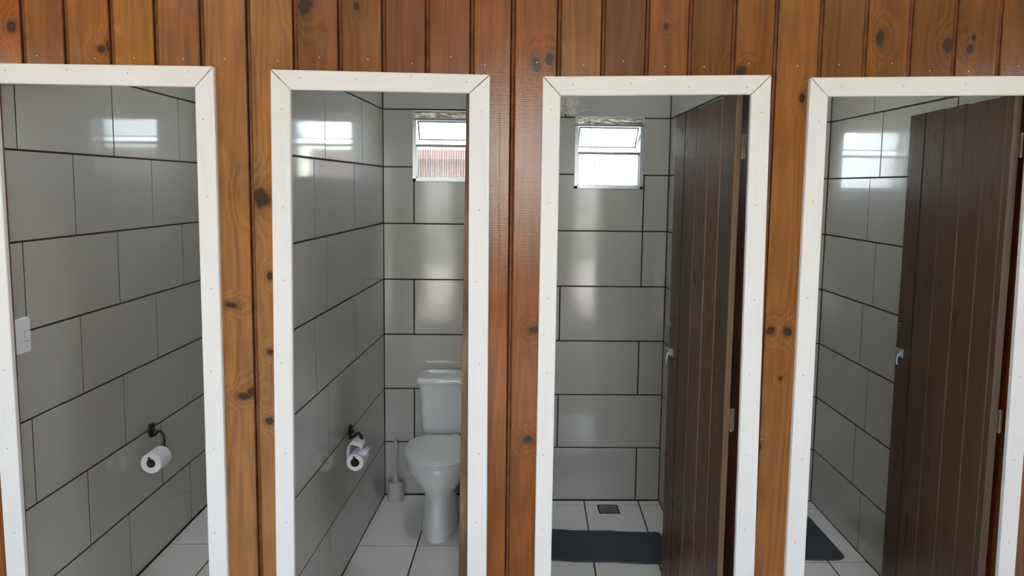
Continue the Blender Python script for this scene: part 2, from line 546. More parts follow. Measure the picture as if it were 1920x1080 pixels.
# tiles ----------------------------------------------------------------
_tile = {}
def tile_mesh(w, h, mat):
    key = (round(w, 3), round(h, 3), mat)
    if key not in _tile:
        c = 0.0008
        a, b = w/2, h/2
        vs = [(-a, -b, 0), (a, -b, 0), (a, b, 0), (-a, b, 0), (-a, -b, TT-c), (a, -b, TT-c), (a, b, TT-c), (-a, b, TT-c),
              (-a+c, -b+c, TT), (a-c, -b+c, TT), (a-c, b-c, TT), (-a+c, b-c, TT)]
        fs = [(0, 1, 5, 4), (1, 2, 6, 5), (2, 3, 7, 6), (3, 0, 4, 7), (4, 5, 9, 8), (5, 6, 10, 9), (6, 7, 11, 10), (7, 4, 8, 11), (8, 9, 10, 11)]
        me = bpy.data.meshes.new('tile')
        me.from_pydata(vs, [], fs)
        me.materials.append(MAT[mat])
        _tile[key] = me
    return _tile[key]

def put_tile(parent, centre, u, v, n, w, h, mat='wall_tile', tilt=0.0022, name='tile'):
    if w < 0.008 or h < 0.008: return
    o = bpy.data.objects.new(name, tile_mesh(w, h, mat))
    C.objects.link(o)
    m = Matrix((u, v, n)).transposed().to_4x4()
    m = m @ Matrix.Rotation(random.uniform(-tilt, tilt), 4, 'X') @ Matrix.Rotation(random.uniform(-tilt, tilt), 4, 'Y')
    m.translation = Vector(centre) - Vector(n)*TT
    o.parent = parent
    o.matrix_basis = m
    return o

def rows(ztop, zlo, zhi):
    """(row index, z0, z1), row 0 just below ztop"""
    out = []
    k = -3
    while ztop-ROW*k > zlo:
        z1, z0 = ztop-ROW*k, ztop-ROW*(k+1)
        z0c, z1c = max(z0, zlo), min(z1, zhi)
        if z1c-z0c > 0.012: out.append((k, z0c, z1c))
        k += 1
    return out

def cuts(a, b, j):
    """tile spans between a and b with joints at j + k*TW"""
    out = []
    k = math.floor((a-j)/TW)
    x = j+k*TW
    while x < b:
        l, r = max(x, a), min(x+TW, b)
        if r-l > 0.012: out.append((l, r))
        x += TW
    return out

def tile_side(parent, f, sign, n, even, odd):
    """tiles on a partition face; sign +1 when the face looks to +X"""
    s = (f(D)-f(Y0))/(D-Y0)
    u = Vector((s, 1, 0)).normalized()
    nn = Vector((1, -s, 0)).normalized()*sign
    uu = u if sign > 0 else -u
    vv = Vector((0, 0, 1))
    if uu.cross(vv).dot(nn) < 0: uu = -uu
    for k, z0, z1 in rows(ZT[n], FLOOR[n], CEIL):
        for y0, y1 in cuts(Y0, D, even if k % 2 == 0 else odd):
            ym, zm = (y0+y1)/2, (z0+z1)/2
            put_tile(parent, (f(ym), ym, zm), uu, vv, nn, y1-y0-GAP, z1-z0-GAP)

tile_side(wall_left, f1L, 1, 1, 2.562, 2.872)
tile_side(wall_p1, f2L, 1, 2, 3.045, 2.895)
tile_side(wall_p1, f1R, -1, 1, 2.70, 3.0)
tile_side(wall_p2, f2R, -1, 2, 2.70, 3.0)
tile_side(wall_p2, f3L, 1, 3, 2.80, 3.1)
tile_side(wall_p3, f3R, -1, 3, 3.50, 3.20)
tile_side(wall_p3, f4L, 1, 4, 2.80, 3.1)
tile_side(wall_right, f4R, -1, 4, 3.506, 3.602)

def tile_back(n, fa, fb, joints):
    a, b = fa(D), fb(D)
    wx0, wx1, wz0, wz1 = WINS[n]
    for k, z0, z1 in rows(ZT[n], FLOOR[n], CEIL):
        for x0, x1 in cuts(a, b, joints(k)):
            l, r, lo, hi = x0+GAP/2, x1-GAP/2, z0+GAP/2, z1-GAP/2
            if r <= wx0 or l >= wx1 or hi <= wz0 or lo >= wz1:
                put_tile(wall_back, ((x0+x1)/2, D, (z0+z1)/2), Vector((1, 0, 0)), Vector((0, 0, 1)), Vector((0, -1, 0)), r-l, hi-lo)
            else:                       # a tile cut round the window
                g = G()
                if l < wx0: g.box(l, wx0, D, D+TT, lo, hi)
                if r > wx1: g.box(wx1, r, D, D+TT, lo, hi)
                if lo < wz0: g.box(max(l, wx0), min(r, wx1), D, D+TT, lo, wz0)
                if hi > wz1+0.004: g.box(max(l, wx0), min(r, wx1), D, D+TT, wz1, hi)
                if g.v: g.build('tile', MAT['wall_tile'], wall_back)

tile_back(1, f1L, f1R, lambda k: -1.25 if k % 2 else -0.95)
tile_back(2, f2L, f2R, lambda k: -0.513 if k in (1, 3, 5) else f2L(D))
tile_back(3, f3L, f3R, lambda k: {-1: 0.285, 0: 0.246, 1: 0.713, 2: 0.713, 3: 0.274, 4: 0.711, 5: 0.274, 6: 0.715}.get(k, 0.274))
tile_back(4, f4L, f4R, lambda k: 1.28 if k % 2 else 1.56)

# floors -----------------------------------------------------------------
gf = G()
for n, fa, fb in ((1, f1L, f1R), (2, f2L, f2R), (3, f3L, f3R), (4, f4L, f4R)):
    z = FLOOR[n]-TT
    gf.hexa([(fa(Y0-.05), Y0-.05, -0.12), (fb(Y0-.05), Y0-.05, -0.12), (fb(D), D, -0.12), (fa(D), D, -0.12)],
            [(fa(Y0-.05), Y0-.05, z), (fb(Y0-.05), Y0-.05, z), (fb(D), D, z), (fa(D), D, z)])
floor = tag(gf.build('floor', MAT['grout']), 'white tiled floor of the cubicles with dark joints', 'floor', kind='structure')
def tile_floor(n, fa, fb, xj, yj, slope, step=0.6):
    """sheared rows of tiles: joints x = xj + slope*(y-D) + k*step and y = yj + k*0.6"""
    for y0, y1 in cuts(Y0, D, yj):
        k = -8
        while k < 8:
            def edge(x, y): return min(max(x+slope*(y-D), fa(y)-0.001), fb(y)+0.001)
            xa, xb = xj+k*step, xj+(k+1)*step
            g2 = GAP/2
            q = [(edge(xa, y0)+g2, y0+g2), (edge(xb, y0)-g2, y0+g2), (edge(xb, y1)-g2, y1-g2), (edge(xa, y1)+g2, y1-g2)]
            k += 1
            if q[1][0]-q[0][0] < 0.01 and q[2][0]-q[3][0] < 0.01: continue
            z = FLOOR[n]
            c = 0.0008
            cxm = sum(p[0] for p in q)/4; cym = sum(p[1] for p in q)/4
            qi = [(x-c*(1 if x > cxm else -1), y-c*(1 if y > cym else -1)) for x, y in q]
            g = G()
            vs = [(x, y, z-TT) for x, y in q] + [(x, y, z-c) for x, y in q] + [(x, y, z) for x, y in qi]
            g.add(vs, [(0, 1, 5, 4), (1, 2, 6, 5), (2, 3, 7, 6), (3, 0, 4, 7), (4, 5, 9, 8), (5, 6, 10, 9), (6, 7, 11, 10), (7, 4, 8, 11), (8, 9, 10, 11)])
            g.build('floor_tile', MAT['floor_tile'], floor)
tile_floor(1, f1L, f1R, -1.345, 3.516, 0.033)
tile_floor(2, f2L, f2R, -0.410, 3.490, 0.045)
tile_floor(3, f3L, f3R, 0.428, 4.043, 0.050, 0.302)
tile_floor(4, f4L, f4R, 1.530, 3.995, 0.045)

tag(G().box(-3.3, 3.3, -3.2, Y0-.05, -0.12, -0.02).build('floor', MAT['concrete']), 'concrete floor of the passage in front of the cubicles', 'floor', kind='structure')
# the passage is open at both ends; the wall behind the photographer has two doorways and one window, seen mirrored in the tiles and the varnish
RY0, RY1 = -3.15, -3.0
OPENINGS = [(-1.12, -0.70, -0.02, 2.15), (-0.45, 0.70, 1.20, 2.50), (1.12, 1.56, -0.02, 2.15)]
g = G()
px = -3.3
for oa, ob, z0, z1 in OPENINGS:
    g.box(px, oa, RY0, RY1, -0.1, 2.97)
    if z0 > 0: g.box(oa, ob, RY0, RY1, -0.1, z0)
    g.box(oa, ob, RY0, RY1, z1, 2.97)
    px = ob
g.box(px, 3.3, RY0, RY1, -0.1, 2.97)
for sx in (-1, 1):          # end walls, each with an opening
    xa, xb = sorted((sx*3.15, sx*3.3))
    za = 0.9 if sx < 0 else 1.5
    g.box(xa, xb, RY1, Y0, -0.1, za)
    g.box(xa, xb, RY1, Y0, 2.3, 2.97)
    g.box(xa, xb, RY1, -1.0, za, 2.3)
    g.box(xa, xb, 0.6, Y0, za, 2.3)
tag(g.build('wall_rear', MAT['rear_paint']), 'plain wall of the passage behind the photographer with two doorways and a window opening', 'wall', kind='structure')
SKY0, SKY1 = 3.10, 3.42  # depth of the unseen translucent sheets, added to brighten upper tiles and floor
g = G()
g.box(-3.4, 3.4, -3.5, Y0, 2.95, 3.03)
tag(g.build('ceiling', MAT['roof_wood']), 'boarded roof over the passage in front of the cubicles', 'ceiling', kind='structure')
g = G()
g.box(-3.4, 3.4, Y0, SKY0, 2.95, 3.03)
g.box(-3.4, 3.4, SKY1, 5.3, 2.95, 3.03)  # overhang drawn out past the back wall to shade the neighbour wall
spans = [(-3.4, -1.5), (-1.0, -0.60), (-0.15, 0.22), (0.72, 1.08), (1.55, 3.4)]
for xa, xb in spans: g.box(xa, xb, SKY0, SKY1, 2.95, 3.03)
roof = tag(g.build('ceiling', MAT['white_ceiling']), 'white roof over the tiled cubicles with an added milky light sheet over each', 'ceiling', kind='structure')
for (a0, a1), (b0, b1) in zip(spans[:-1], spans[1:]):
    G().box(a1, b0, SKY0, SKY1, 3.0, 3.003).build('added_roof_sheet', MAT['added_light_sheet'], roof)
tag(G().box(-40, 40, -40, 40, -0.4, -0.12).build('ground', MAT['paving']), 'pale ground around the building', 'ground', kind='structure')

# ------------------------------------------------------------------ the board wall
TRIM = {  # outer left, inner left, inner right, outer right at the top and at z = 0.42; tops left and right; inner tops left and right
    1: ((-1.681, -1.619, -1.013, -0.954), (-1.674, -1.612, -1.015, -0.954), (2.0665, 2.067), (2.006, 2.003)),
    2: ((-0.780, -0.720, -0.166, -0.102), (-0.795, -0.735, -0.164, -0.100), (2.060, 2.054), (1.999, 1.996)),
    3: ((0.063, 0.119, 0.719, 0.780), (0.060, 0.115, 0.733, 0.798), (2.051, 2.066), (1.993, 2.005)),
    4: ((0.904, 0.963, 1.614, 1.676), (0.904, 0.968, 1.630, 1.687), (2.060, 2.0770), (2.002, 2.0150)),
}
OPEN = {n: (min(t[0][1], t[1][1])-0.034, max(t[0][2], t[1][2])+0.022, 2.022) for n, t in TRIM.items()}
OPEN[1] = (-1.639, -0.995, 2.022)
XL, XR, ZTOP = -2.66, 2.66, 2.95
g = G()
px = XL
for n in (1, 2, 3, 4):
    a, b, zt = OPEN[n]
    g.box(px, a-0.025, YF+0.02, Y0, -0.05, ZTOP)
    g.box(a-0.025, b+0.025, YF+0.02, Y0, zt+0.025, ZTOP)
    px = b+0.025
g.box(px, XR, YF+0.02, Y0, -0.05, ZTOP)
wall_front = tag(g.build('wall_front', MAT['backing']), 'varnished pine board wall with four open doorways framed in white', 'wall', kind='structure')

JOINT = [-1.544, -1.4145, -1.2755, -1.1395, -1.0, -0.8575, -0.7135, -0.575, -0.4395, -0.304, -0.1655, -0.0375, 0.1065, 0.245, 0.383, 0.5185, 0.6555, 0.789, 0.932, 1.074, 1.2165, 1.359, 1.5025]
TINT = [(140, 82, 32), (132, 84, 42), (140, 90, 42), (150, 100, 45), (132, 88, 56), (140, 98, 58), (142, 100, 60), (116, 76, 44), (118, 76, 42), (114, 68, 40), (116, 66, 36), (126, 72, 28), (124, 70, 26),
        (128, 84, 42), (98, 62, 36), (124, 74, 32), (104, 65, 28), (122, 76, 30), (132, 86, 42), (110, 73, 38), (118, 74, 28), (108, 68, 30), (110, 70, 30), (114, 72, 32)]
bj = [JOINT[0]-0.14*k for k in range(8, 0, -1)] + JOINT + [JOINT[-1]+0.14*k for k in range(1, 9)]
def board(l, r, tint):
    prof = [(l+.0025, .0075), (l+.0105, .0060), (l+.0125, .0085), (l+.0135, .0020), (l+.0165, 0), (r-.0030, 0), (r-.0008, .0022)]
    def clip(a, b):
        out = []
        for i, (x, d) in enumerate(prof):
            if a <= x <= b: out.append((x, d))
            if i+1 < len(prof):
                x2, d2 = prof[i+1]
                for e in (a, b):
                    if x < e < x2: out.append((e, d+(d2-d)*(e-x)/(x2-x)))
        return sorted(out)
    segs, low = [], True
    for n in OPEN:
        a, b, zt = OPEN[n]
        if l < b and r > a:
            low = False
            segs.append((l, r, zt, ZTOP))
            if a-l > 0.012: segs.append((l, a, -0.02, zt))
            if r-b > 0.012: segs.append((b, r, -0.02, zt))
    if low: segs = [(l, r, -0.02, ZTOP)]
    g = G()
    for a, b, z0, z1 in segs:
        p = clip(a, b)
        if len(p) < 2: continue
        ring = [(x, YF+d) for x, d in p] + [(p[-1][0], YF+.02), (p[0][0], YF+.02)]
        k0 = len(g.mi)
        g.loft([[(x, y, z0) for x, y in ring], [(x, y, z1) for x, y in ring]])
        for j in range(len(ring)):
            q = (ring[j][0]+ring[(j+1) % len(ring)][0])/2
            if q < l+.0150 or q > r-.0020: g.mi[k0+j] = 1
    o = g.build('board', [MAT['pine'], MAT['groove']], wall_front)
    c = srgb(*tint, k=1.12)
    o.color = c
for i in range(len(bj)-1):
    k = i-7
    board(bj[i], bj[i+1], TINT[k] if 0 <= k < len(TINT) else random.choice(TINT))

# a pieced-in strip and two long cracks in the boards between the second and third doorway
def disc(g, x, z, r, y, n=8):
    g.loft([[(x+r*math.cos(2*PI*j/n), y+0.002, z+r*math.sin(2*PI*j/n)) for j in range(n)][::-1],
            [(x+r*math.cos(2*PI*j/n), y-0.0006, z+r*math.sin(2*PI*j/n)) for j in range(n)][::-1]])
g = G()
for l, r in zip(bj[:-1], bj[1:]):
    if -1.7 < l < 1.6:
        for q in range(1):
            disc(g, (l+r)/2+random.uniform(-.02, .03), 2.098+random.uniform(-.012, .012), 0.0022, YF)
g.build('nail_heads', MAT['nail_pale'], wall_front, kind='stuff')
g = G()
g.box(-0.1245, -0.1232, YF-0.0002, YF+.001, 2.03, 2.180)
g.box(-0.133, -0.1225, YF-0.0002, YF+.001, 2.179, 2.1805)
g.box(-0.0702, -0.0692, YF-0.0002, YF+.001, 1.35, 1.95)
g.box(-0.052, -0.040, YF-0.0002, YF+.001, 1.452, 1.454)
g.build('crack', MAT['black'], wall_front, label='dark hairline cracks in the boards')

# ------------------------------------------------------------------ white door casings
YT = 2.430
for n, (tp, bt, zo, zi) in TRIM.items():
    names = {1: 'white painted casing of the leftmost doorway, cut off by the picture edge', 2: 'white painted casing of the doorway with the toilet in it',
             3: 'white painted casing of the doorway with the charcoal mat and floor drain', 4: 'white painted casing of the rightmost doorway'}
    root = empty('trim_%d' % n, ((tp[1]+tp[2])/2, YF, 0), names[n], 'door casing', kind='structure')
    ext = 0.42/1.6
    foot = [b+(b-t)*ext for t, b in zip(tp, bt)]
    gp = 0.0010
    def casing(quad, mat='paint'):
        g = G()
        q = [(x, z) for x, z in quad]
        c = 0.002
        mx = sum(p[0] for p in q)/4; mz = sum(p[1] for p in q)/4
        def inset(p):
            dx = 1 if p[0] < mx else -1
            dz = 1 if p[1] < mz else -1
            return (p[0]+dx*c, p[1]+dz*c)
        back = [(x, YF+0.0, z) for x, z in q]
        mid = [(x, YT+c, z) for x, z in q]
        fr = [(inset(p)[0], YT, inset(p)[1]) for p in q]
        g.loft([back, mid, fr])
        return g.build('casing_board', MAT[mat], root)
    oTL, oTR, iTL, iTR = (tp[0], zo[0]), (tp[3], zo[1]), (tp[1], zi[0]), (tp[2], zi[1])
    casing([(iTL[0]+gp, iTL[1]), (iTR[0]-gp, iTR[1]), (oTR[0]-2*gp, oTR[1]), (oTL[0]+2*gp, oTL[1])], 'paint_h')
    casing([(foot[0], 0), (foot[1], 0), (iTL[0], iTL[1]-gp), (oTL[0], oTL[1]-2*gp)])
    casing([(foot[2], 0), (foot[3], 0), (oTR[0], oTR[1]-2*gp), (iTR[0], iTR[1]-gp)])
    gn = G()
    for k in range(4):
        t = (k+0.35)/3.6
        disc(gn, tp[0]+.03+(tp[3]-tp[0]-.06)*t, (zo[0]+zi[0])/2+random.uniform(0, .016), 0.0017, YT)
    for k in range(7):
        z = 1.93-0.27*k+random.uniform(-.05, .03)
        for a, b in ((0, 1), (2, 3)):
            t = (tp[0][2] if False else 0)
            x = (tp[a]+tp[b])/2+(bt[a]-tp[a])*(2.0-z)/1.6+random.uniform(-.008, .008)
            disc(gn, x, z, 0.0017, YT)
    gn.build('nail_heads', MAT['nail'], root, kind='stuff')
    a, b, zt = OPEN[n]
    li, ri = (tp[1]-.034, foot[1]-.034), (tp[2]+.006, foot[2]+.006)
    if n == 1: li = (-1.639, -1.635)
    if n == 4: ri = (1.633, 1.636)
    ya, yb = YF+.001, Y0+.035
    def post(xa, xb, yb=yb):
        G().hexa([(xa[1], ya, -.02), (xb[1], ya, -.02), (xb[1], yb, -.02), (xa[1], yb, -.02)], [(xa[0], ya, zt), (xb[0], ya, zt), (xb[0], yb, zt), (xa[0], yb, zt)]).build('jamb', MAT['jamb'], root, bevel=0.002)
    post((li[0]-.04, li[1]-.04), li, Y0)
    post(ri, (ri[0]+.045, ri[1]+.035), Y0+(.115 if n == 3 else .035))
    G().box(li[0]-.04, ri[0]+.04, ya, yb, zt, zt+.02).build('jamb', MAT['jamb'], root, bevel=0.002)

# ------------------------------------------------------------------ windows
WLAB = {1: 'small white window at the back of the leftmost cubicle, seen mirrored in the glossy tiles', 2: 'small tilting window above the toilet with reddish wall outside',
        3: 'small tilting window with ribbed glass in the shower cubicle', 4: 'small window of the rightmost cubicle, seen mirrored in the tiles'}
for n, (a, b, z0, z1) in WINS.items():
    root = empty('window_%d' % n, ((a+b)/2, D+0.03, z0), WLAB[n], 'window', kind='structure')
    ya, yb = D-0.004, D+0.05
    zt = z1-0.042
    g = G()
    g.box(a, b, D+0.018, D+0.022, zt+0.002, z1-.004)
    g.build('top_light', MAT['smeared'], root)
    g = G()
    g.box(a, b, D-.002, D+.04, z1-.006, z1); g.box(a, a+.012, D-.002, D+.04, zt, z1); g.box(b-.012, b, D-.002, D+.04, zt, z1)
    g.build('frame_edge', MAT['aluminium'], root, bevel=.001)
    st, wide = 0.014, 0.020
    g = G()
    g.box(a, a+wide, ya, yb, z0, zt)
    g.box(b-wide, b, ya, yb, z0, zt)
    g.box(a, b, ya, yb, z0, z0+0.016)
    g.build('frame', MAT['aluminium'], root, bevel=0.0015)
    G().box(a, b, D-0.006, D+0.04, zt-0.008, zt+0.004).build('frame_head', MAT['dark_rail'], root, bevel=0.001)
    zm = z0+0.182
    G().box(a+wide, b-wide, D+0.002, yb-0.006, zm, zm+0.014).build('mid_rail', MAT['dark_rail'], root, bevel=0.0015)
    ia, ib = a+wide, b-wide
    # fixed lower pane with real ribs
    def ribbed(name, parent, x0, x1, zl, zh, y, dy=0.0):
        m = 2*int((x1-x0)/0.0125)
        fr = []
        for i in range(m+1):
            x = x0+(x1-x0)*i/m
            r = 0.0012 if i % 2 else 0
            fr.append((x, r))
        g = G()
        ring0 = [(x, y-r, zl) for x, r in fr]+[(x, y+0.003, zl) for x, r in fr[::-1]]
        ring1 = [(x, y+dy-r, zh) for x, r in fr]+[(x, y+dy+0.003, zh) for x, r in fr[::-1]]
        return g.loft([ring0, ring1]).build(name, MAT['glass'], parent)
    ribbed('pane', root, ia+.002, ib-.002, z0+0.014, zm+.002, D+0.024)
    g = G()
    g.box(ia, ia+.006, D+.015, D+.036, z0+.016, zm); g.box(ib-.006, ib, D+.015, D+.036, z0+.016, zm); g.box(ia, ib, D+.015, D+.036, z0+.016, z0+.022)
    g.build('glazing_bead', MAT['aluminium'], root)
    # tilted upper sash, its foot swung outwards
    zs1, zs0 = zt-0.010, zm+0.040
    ty, by = D+0.022, D+0.110
    g = G()
    def bar(x0, x1, za, zb, t=0.010):
        def yy(z): return by+(ty-by)*(z-zs0)/(zs1-zs0)
        g.hexa([(x0, yy(za)-t/2, za), (x1, yy(za)-t/2, za), (x1, yy(za)+t/2, za), (x0, yy(za)+t/2, za)],
               [(x0, yy(zb)-t/2, zb), (x1, yy(zb)-t/2, zb), (x1, yy(zb)+t/2, zb), (x0, yy(zb)+t/2, zb)])
    bar(ia+.004, ia+.013, zs0, zs1); bar(ib-.013, ib-.004, zs0, zs1); bar(ia+.004, ib-.004, zs0, zs0+.007); bar(ia+.004, ib-.004, zs1-.008, zs1)
    sash = g.build('tilting_sash', MAT['aluminium'], root)
    ribbed('pane', sash, ia+.010, ib-.010, zs0+.004, zs1-.004, by-.002, ty-by)
    g = G()
    g.tube(bez([(ib+.004, D-.004, zs1-.03), (ib-.004, D+.02, zs1-.06), (ib-.006, D+.05, zs1-.09)], 5), 0.0035, 6)
    g.tube(bez([(a+.006, D-.004, zs1-.03), (a+.014, D+.02, zs1-.06), (a+.016, D+.05, zs1-.09)], 5), 0.0035, 6)
    g.build('stay_arm', MAT['aluminium'], root, smooth=True)

# ------------------------------------------------------------------ the open doors
def leaf_door(name, label, hinge, free, thick, ztop, zbot, splits, bolt=True, hinges=(), edge='dark_door', seam='seam', dark_seams=(), lean=0.0):
    """hinge, free: plan points (x, y) of the visible face; the leaf's thickness lies to the right of it.
       ztop: top height at hinge and at free end"""
    hx, hy = hinge
    fx, fy = free
    root = empty(name, (hx, hy, zbot), label, 'door', kind='structure')
    root.rotation_euler = (0, lean, 0)
    L = math.hypot(fx-hx, fy-hy)
    u = Vector(((fx-hx)/L, (fy-hy)/L, 0))
    nrm = Vector((-u.y, u.x, 0))          # towards the room (left of the leaf)
    def P(s, d, z):
        q = Vector((hx, hy, 0))+u*s+nrm*d
        return (q.x, q.y, z)
    edges = [0]+[L*t for t in splits]+[L]
    for i in range(len(edges)-1):
        s0, s1 = edges[i], edges[i+1]
        gap = 0.0012
        c = 0.0032
        z1a = ztop[0]+(ztop[1]-ztop[0])*s0/L+random.uniform(-.002, .002)
        z1b = ztop[0]+(ztop[1]-ztop[0])*s1/L+random.uniform(-.002, .002)
        s0g, s1g = (s0+gap if i else s0), (s1-gap if i < len(edges)-2 else s1)
        def zt(s): return z1a+(z1b-z1a)*(s-s0)/(s1-s0)
        prof = [(s0g, -thick), (s0g, -c*1.2 if i else -.001), (s0g+c, 0), (s1g-c, 0), (s1g, -c*1.2 if i < len(edges)-2 else -.001), (s1g, -thick)]
        g = G()
        n = len(prof)
        vs = [P(s, d, zbot) for s, d in prof]+[P(s, d, zt(s)) for s, d in prof]
        for j in range(n):
            k = (j+1) % n
            mi = 0
            if j in (1, 3): mi = 1
            if i == 0 and j == 0: mi = 2
            if j == 1 and i == 0: mi = 2
            g.add([vs[j], vs[k], vs[n+k], vs[n+j]], [(3, 2, 1, 0)], mi)
        g.add(vs[:n], [tuple(range(n))], 0)
        g.add(vs[n:], [tuple(range(n))[::-1]], 0)
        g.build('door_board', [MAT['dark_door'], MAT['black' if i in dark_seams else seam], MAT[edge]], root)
    # ledges on the far face
    for zz in (0.3, 1.0, 1.75):
        g = G()
        g.hexa([P(.05, -thick-.02, zz), P(L-.05, -thick-.02, zz), P(L-.05, -thick, zz), P(.05, -thick, zz)],
               [P(.05, -thick-.02, zz+.09), P(L-.05, -thick-.02, zz+.09), P(L-.05, -thick, zz+.09), P(.05, -thick, zz+.09)])
        g.build('ledge', MAT['dark_door'], root)
    if bolt:
        zb = 1.045
        g = G()
        def pb(s0, s1, d0, d1, z0, z1):
            g.hexa([P(s0, d1, z0), P(s1, d1, z0), P(s1, d0, z0), P(s0, d0, z0)], [P(s0, d1, z1), P(s1, d1, z1), P(s1, d0, z1), P(s0, d0, z1)])
        pb(L-.062, L-.006, 0, .002, zb-.016, zb+.018)
        pb(L-.052, L-.044, .002, .012, zb-.012, zb+.014)
        pb(L-.022, L-.014, .002, .012, zb-.012, zb+.014)
        plate = g.build('bolt_plate', MAT['zinc'], root)
        g = G()
        g.tube([P(L-.064, .007, zb+.002), P(L+.012, .007, zb+.002)], 0.005, 8)
        g.tube(bez([P(L-.056, .007, zb+.002), P(L-.057, .020, zb-.004), P(L-.057, .024, zb-.03), P(L-.057, .020, zb-.044)], 4), 0.0035, 8)
        g.build('bolt', MAT['zinc'], plate, smooth=True)
        g = G()
        zh = 1.155
        pts = [P(L-.020-.009*math.cos(a)*1.0, .012+.011*math.sin(a), zh+.010*math.sin(a*0.5)) for a in [PI*1.7*k/12 for k in range(13)]]
        g.tube([P(L-.028, -.002, zh), P(L-.029, .006, zh)]+pts, 0.0017, 6)
        g.build('screw_hook', MAT['zinc'], root, smooth=True)
    for zz in hinges:
        g = G()
        c0 = P(-.003, -thick-.006, 0)
        g.tube([(c0[0], c0[1], zz-.040), (c0[0], c0[1], zz+.040)], 0.0042, 8)
        g.box(c0[0]-.006, c0[0]+.010, c0[1]+.001, c0[1]+.003, zz-.038, zz+.038)
        g.build('hinge', MAT['brass'], root)
    return root

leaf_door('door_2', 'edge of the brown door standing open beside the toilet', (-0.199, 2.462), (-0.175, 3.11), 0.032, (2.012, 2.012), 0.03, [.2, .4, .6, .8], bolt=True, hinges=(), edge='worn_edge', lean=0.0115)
leaf_door('door_3', 'dark brown board door standing open in the shower cubicle', (0.6825, 2.462), (0.637, 3.09), 0.020, (2.018, 1.992), 0.0, [.19, .385, .585, .80], hinges=(1.844, 0.945), edge='edge_mid', dark_seams=(4,))
leaf_door('door_4', 'dark brown board door standing open at the far right', (1.580, 2.462), (1.592, 3.10), 0.026, (2.022, 2.008), 0.0, [.045, .215, .41, .61, .82], hinges=(1.860, 0.945), edge='edge_dark', seam='edge_dark', dark_seams=(5,))

# ------------------------------------------------------------------ toilet
TC = -0.345
tz = FLOOR[2]
toilet = empty('toilet', (TC, 3.72, tz), 'white porcelain toilet with closed lid and cistern beside the open door', 'toilet')
def egg(cx, hw, yf, yb, z, n=44, pw=2.0):
    ym = yf+(yb-yf)*0.56
    out = []
    for k in range(n):
        t = 2*PI*k/n
        c, s = math.cos(t), math.sin(t)
        e = 2/pw if s > 0 else 1.0
        x = cx+hw*math.copysign(abs(c)**(0.92 if s < 0 else 0.75), c)
        y = ym+((yb-ym) if s > 0 else (ym-yf))*math.copysign(abs(s)**(0.98 if s < 0 else 0.75), s)
        out.append((x, y, z))
    return out
g = G()
g.loft([egg(TC, *r) for r in [(.094, 3.512, 3.955, tz), (.095, 3.511, 3.956, tz+.012), (.090, 3.517, 3.953, tz+.05), (.083, 3.528, 3.95, tz+.11), (.079, 3.540, 3.95, tz+.16), (.080, 3.545, 3.95, tz+.19),
                              (.090, 3.535, 3.95, tz+.215), (.115, 3.510, 3.95, tz+.25), (.138, 3.490, 3.95, tz+.285), (.153, 3.474, 3.95, tz+.315), (.158, 3.466, 3.95, tz+.330),
                              (.164, 3.458, 3.95, tz+.333), (.167, 3.454, 3.955, tz+.345), (.167, 3.453, 3.955, tz+.372), (.163, 3.457, 3.95, tz+.380)]])
g.build('bowl', MAT['porcelain'], toilet, smooth=True)
g = G()
g.loft([egg(TC, *r) for r in [(.164, 3.456, 3.875, tz+.381), (.170, 3.448, 3.880, tz+.384), (.172, 3.446, 3.882, tz+.392), (.168, 3.450, 3.878, tz+.397)]])
g.build('seat', MAT['plastic'], toilet, smooth=True)
g = G()
g.loft([egg(TC, *r) for r in [(.168, 3.450, 3.880, tz+.398), (.172, 3.445, 3.884, tz+.400), (.172, 3.445, 3.884, tz+.408), (.164, 3.455, 3.876, tz+.415), (.13, 3.495, 3.85, tz+.419), (.05, 3.60, 3.75, tz+.421)]])
g.build('lid', MAT['plastic'], toilet, smooth=True)
def rbox(cx, hw, y0, y1, z, r=0.03, n=6):
    out = []
    for (sx, sy, a0) in ((1, 1, 0), (-1, 1, PI/2), (-1, -1, PI), (1, -1, 3*PI/2)):
        for k in range(n+1):
            a = a0+PI/2*k/n
            out.append((cx+sx*(hw-r)+r*math.cos(a), (y1-r if sy > 0 else y0+r)+r*math.sin(a), z))
    return out
TX = -0.338
g = G()
g.loft([rbox(TX, *r) for r in [(.105, 3.935, 4.085, tz+.398), (.116, 3.925, 4.088, tz+.410), (.121, 3.920, 4.09, tz+.44), (.130, 3.910, 4.09, tz+.60), (.134, 3.906, 4.09, tz+.667)]])
g.build('cistern', MAT['porcelain'], toilet, smooth=True)
g = G()
g.loft([rbox(TX, *r) for r in [(.134, 3.903, 4.092, tz+.668), (.141, 3.897, 4.094, tz+.671), (.143, 3.895, 4.095, tz+.680), (.143, 3.896, 4.095, tz+.696), (.138, 3.902, 4.092, tz+.706), (.10, 3.93, 4.07, tz+.709)]])
g.build('cistern_lid', MAT['porcelain'], toilet, smooth=True)
for sx in (-1, 1):
    G().tube([(TC+sx*.07-.015, 3.885, tz+.405), (TC+sx*.07+.015, 3.885, tz+.405)], 0.011, 10).build('lid_hinge', MAT['plastic'], toilet, smooth=True)

